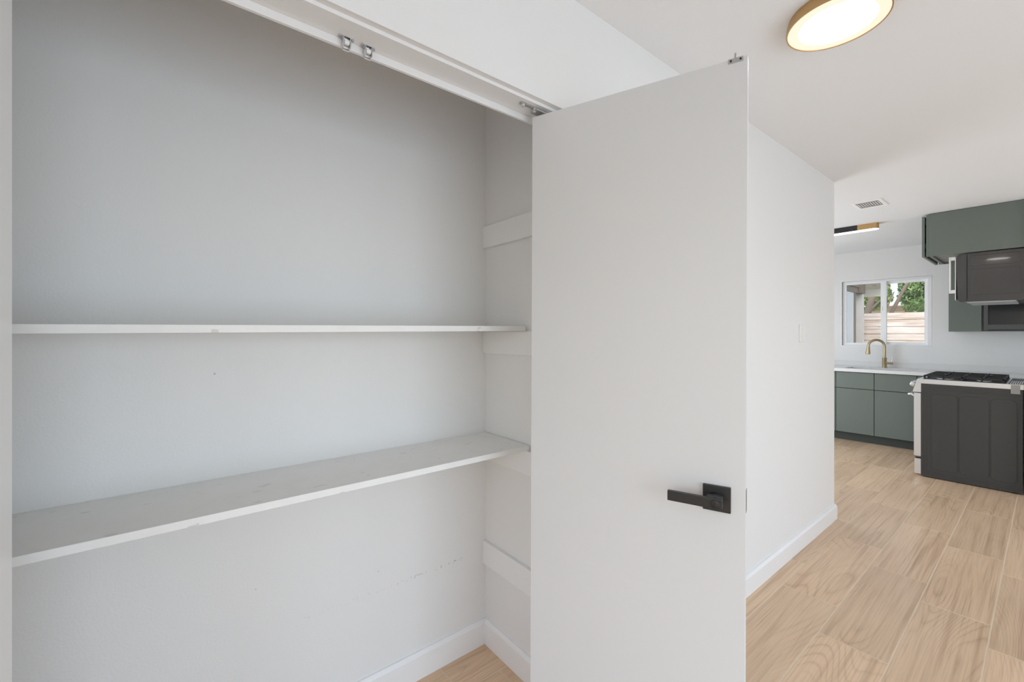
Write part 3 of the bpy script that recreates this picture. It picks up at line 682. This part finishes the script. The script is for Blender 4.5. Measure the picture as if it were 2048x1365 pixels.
# wall cabinet on the window wall
wc = empty('wall_cabinet', (7.22, 0.42, 1.38)); tag(wc, 'green wall cabinet beside the window with one dark framed door', 'cabinet', 'green wall cabinets')
part(G().box(7.09, XK - 0.001, YR + 0.002, 0.732, 1.381, 2.40), 'cabinet_body', 'green', wc)
part(G().box(7.07, 7.0895, 0.474, 0.732, 1.379, 2.40), 'cabinet_door', 'green', wc, bevel=0.001)
dd = part(G().box(7.078, 7.0895, 0.104, 0.462, 1.385, 2.40), 'dark_door_panel', 'dglass', wc)
tag(dd, 'dark framed door panel')
for b in ((0.425, 0.456, 1.392, 2.40), (0.104, 0.130, 1.392, 2.40), (0.130, 0.425, 1.402, 1.455), (0.130, 0.425, 2.35, 2.40)):
    part(G().box(7.070, 7.078, *b), 'door_frame_rail', 'char', dd, bevel=0.001)

# ------------------------------------------------------------------ outdoors
struct(G().box(7.5, 40, -12, 20, -0.25, -0.15), 'ground', 'soil', 'bare garden ground outside the kitchen window', 'ground')
fn = empty('fence', (10.5, 1.2, -0.15)); tag(fn, 'weathered wooden fence of wide horizontal boards outside the window', 'fence')
for i, z in enumerate((1.737, 1.608, 1.478, 1.348, 1.216, 1.085, 0.955, 0.825, 0.695, 0.565, 0.435, 0.305, 0.175)):
    for (p, q) in ((-6.0, -2.8), (-2.795, 0.4), (0.405, 3.0)):
        part(G().box(10.5 + 0.004 * (i % 2), 10.525 + 0.004 * (i % 2), p, q, z - 0.1235, z), 'fence_board', 'fence', fn, bevel=0.005, segs=1)
for yy in (-5.9, -2.8, -1.2, 0.4, 2.9):
    part(G().box(10.527, 10.61, yy - 0.045, yy + 0.045, -0.15, 1.72), 'fence_post', 'shedwood', fn)
fn2 = empty('fence', (13.6, 2.0, -0.15)); tag(fn2, 'second brown wooden fence farther back under the trees', 'fence')
for z in (2.02, 1.87, 1.72, 1.57, 1.42, 1.27, 1.12, 0.97, 0.82, 0.67):
    part(G().box(13.6, 13.625, -7.5, 7.0, z - 0.145, z), 'fence_board', 'fence_brown', fn2)
for yy in (-7.4, -5.4, -2.4, 0.6, 3.6, 6.9): part(G().box(13.63, 13.72, yy - 0.045, yy + 0.045, -0.15, 2.0), 'fence_post', 'shedwood', fn2)

sh = empty('garden_shed', (9.4, 2.6, -0.15)); tag(sh, 'grey garden shed with a plain door and brown trim left of the fence', 'shed')
part(G().box(7.9, 10.30, 2.28, 3.6, -0.15, 2.42), 'shed_wall', 'stucco', sh)
part(G().box(8.75, 9.74, 2.225, 2.279, -0.1, 2.10), 'shed_door', 'sheddoor', sh)
part(G().box(8.60, 9.95, 2.215, 2.2785, 2.105, 2.20), 'door_frame', 'shedwood', sh)
part(G().box(9.742, 9.84, 2.215, 2.2785, -0.1, 2.10), 'door_frame', 'shedwood', sh)
part(G().box(10.17, 10.30, 2.195, 2.279, -0.15, 2.10), 'corner_post', 'stucco', sh)
part(G().box(10.02, 10.32, 2.18, 2.2785, 2.105, 2.42), 'wall_plate', 'shedwood', sh)
part(G().box(8.0, 10.0, 2.20, 2.2785, 2.205, 2.42), 'wall_plate', 'shedwood', sh)
rf = empty('patio_roof', (10.7, 2.4, 2.1)); tag(rf, 'cream boarded roof overhang reaching out past the shed', 'roof')
part(G().prism([(10.34, 2.44), (11.0, 2.235), (11.0, 2.30), (10.34, 2.52)], 'y', 1.99, 3.4), 'roof_deck', 'soffit', rf)
part(G().box(11.0, 11.04, 1.99, 3.4, 2.09, 2.31), 'fascia', 'soffit', rf)
for y0 in (2.13, 1.93):
    part(G().prism([(y0, 2.44), (y0 - 0.05, 2.44), (y0 - 0.125, 2.235), (y0 - 0.075, 2.235)], 'x', 10.20, 10.26), 'rafter_tail', 'shedwood', rf)

# trees
def leaves(name, centers, n, size, mat, parent, seed):
    rr = random.Random(seed); vs_, fs = [], []
    for i in range(n):
        cx, cy, cz, rx, ry, rz = rr.choice(centers)
        while True:
            p = Vector((rr.uniform(-1, 1), rr.uniform(-1, 1), rr.uniform(-1, 1)))
            if p.length < 1: break
        p = Vector((cx + p.x * rx, cy + p.y * ry, cz + p.z * rz))
        s = size * rr.uniform(0.6, 1.3)
        q = Matrix.Rotation(rr.uniform(0, 6.28), 3, 'Z') @ Matrix.Rotation(rr.uniform(-1.1, 1.1), 3, 'X')
        b = len(vs_)
        for a in ((0, -1, 0), (0.42, -0.1, 0.08), (0, 1, -0.1), (-0.42, -0.1, 0.08)): vs_.append(p + q @ (Vector(a) * s))
        fs.append((b, b + 1, b + 2)); fs.append((b, b + 2, b + 3))
    base = parent.location
    me = bpy.data.meshes.new(name); me.from_pydata([v - base for v in vs_], [], fs); me.materials.append(M[mat])
    o = bpy.data.objects.new(name, me); col.objects.link(o); o.parent = parent; o['kind'] = 'stuff'; return o
t1 = empty('tree', (11.5, 2.42, -0.15)); tag(t1, 'leafy tree with a leaning trunk behind the shed end of the fence', 'tree')
part(G().tube([(11.5, 2.50, -0.15), (11.5, 2.48, 1.5), (11.55, 2.40, 1.8), (11.6, 2.34, 2.1), (11.7, 2.3, 2.8), (11.9, 2.3, 3.6)], [0.085, 0.075, 0.06, 0.065, 0.05, 0.03], 10), 'trunk', 'trunk', t1, smooth=True)
part(G().tube([(11.52, 2.46, 1.62), (11.5, 2.33, 1.86), (11.5, 2.2, 2.02), (11.55, 2.06, 2.16)], [0.03, 0.025, 0.02, 0.015], 8), 'branch', 'trunk', t1, smooth=True)
part(G().tube([(11.46, 2.22, 1.45), (11.46, 2.12, 1.75), (11.46, 2.03, 2.0), (11.5, 1.97, 2.2)], [0.014, 0.013, 0.011, 0.01], 8), 'branch', 'trunk', t1, smooth=True)
leaves('foliage', [(12.6, 2.75, 2.75, 0.6, 0.6, 0.55), (12.5, 3.2, 2.4, 0.6, 0.8, 0.6), (12.5, 2.6, 2.2, 0.6, 0.45, 0.35), (12.6, 2.44, 2.38, 0.5, 0.2, 0.5), (12.6, 2.44, 2.38, 0.5, 0.2, 0.5)], 8000, 0.05, 'leaf', t1, 3)
t2 = empty('tree', (11.3, 1.7, -0.15)); tag(t2, 'tree with a long bare limb crossing the right window pane', 'tree')
part(G().tube([(11.3, 2.06, -0.15), (11.3, 2.05, 1.2), (11.3, 1.995, 1.72), (11.3, 1.84, 2.10), (11.3, 1.67, 2.50), (11.35, 1.45, 2.95)], [0.05, 0.045, 0.036, 0.030, 0.027, 0.022], 10), 'trunk', 'trunk', t2, smooth=True)
leaves('foliage', [(12.6, 1.55, 2.6, 0.6, 0.55, 0.6), (12.6, 1.5, 2.2, 0.6, 0.6, 0.4), (12.6, 1.83, 2.3, 0.5, 0.26, 0.55), (12.5, 0.9, 2.35, 0.6, 0.7, 0.5), (12.2, 1.2, 1.92, 0.5, 0.75, 0.24), (12.7, 0.9, 2.9, 0.7, 1.1, 0.6)], 14000, 0.046, 'leaf2', t2, 8)
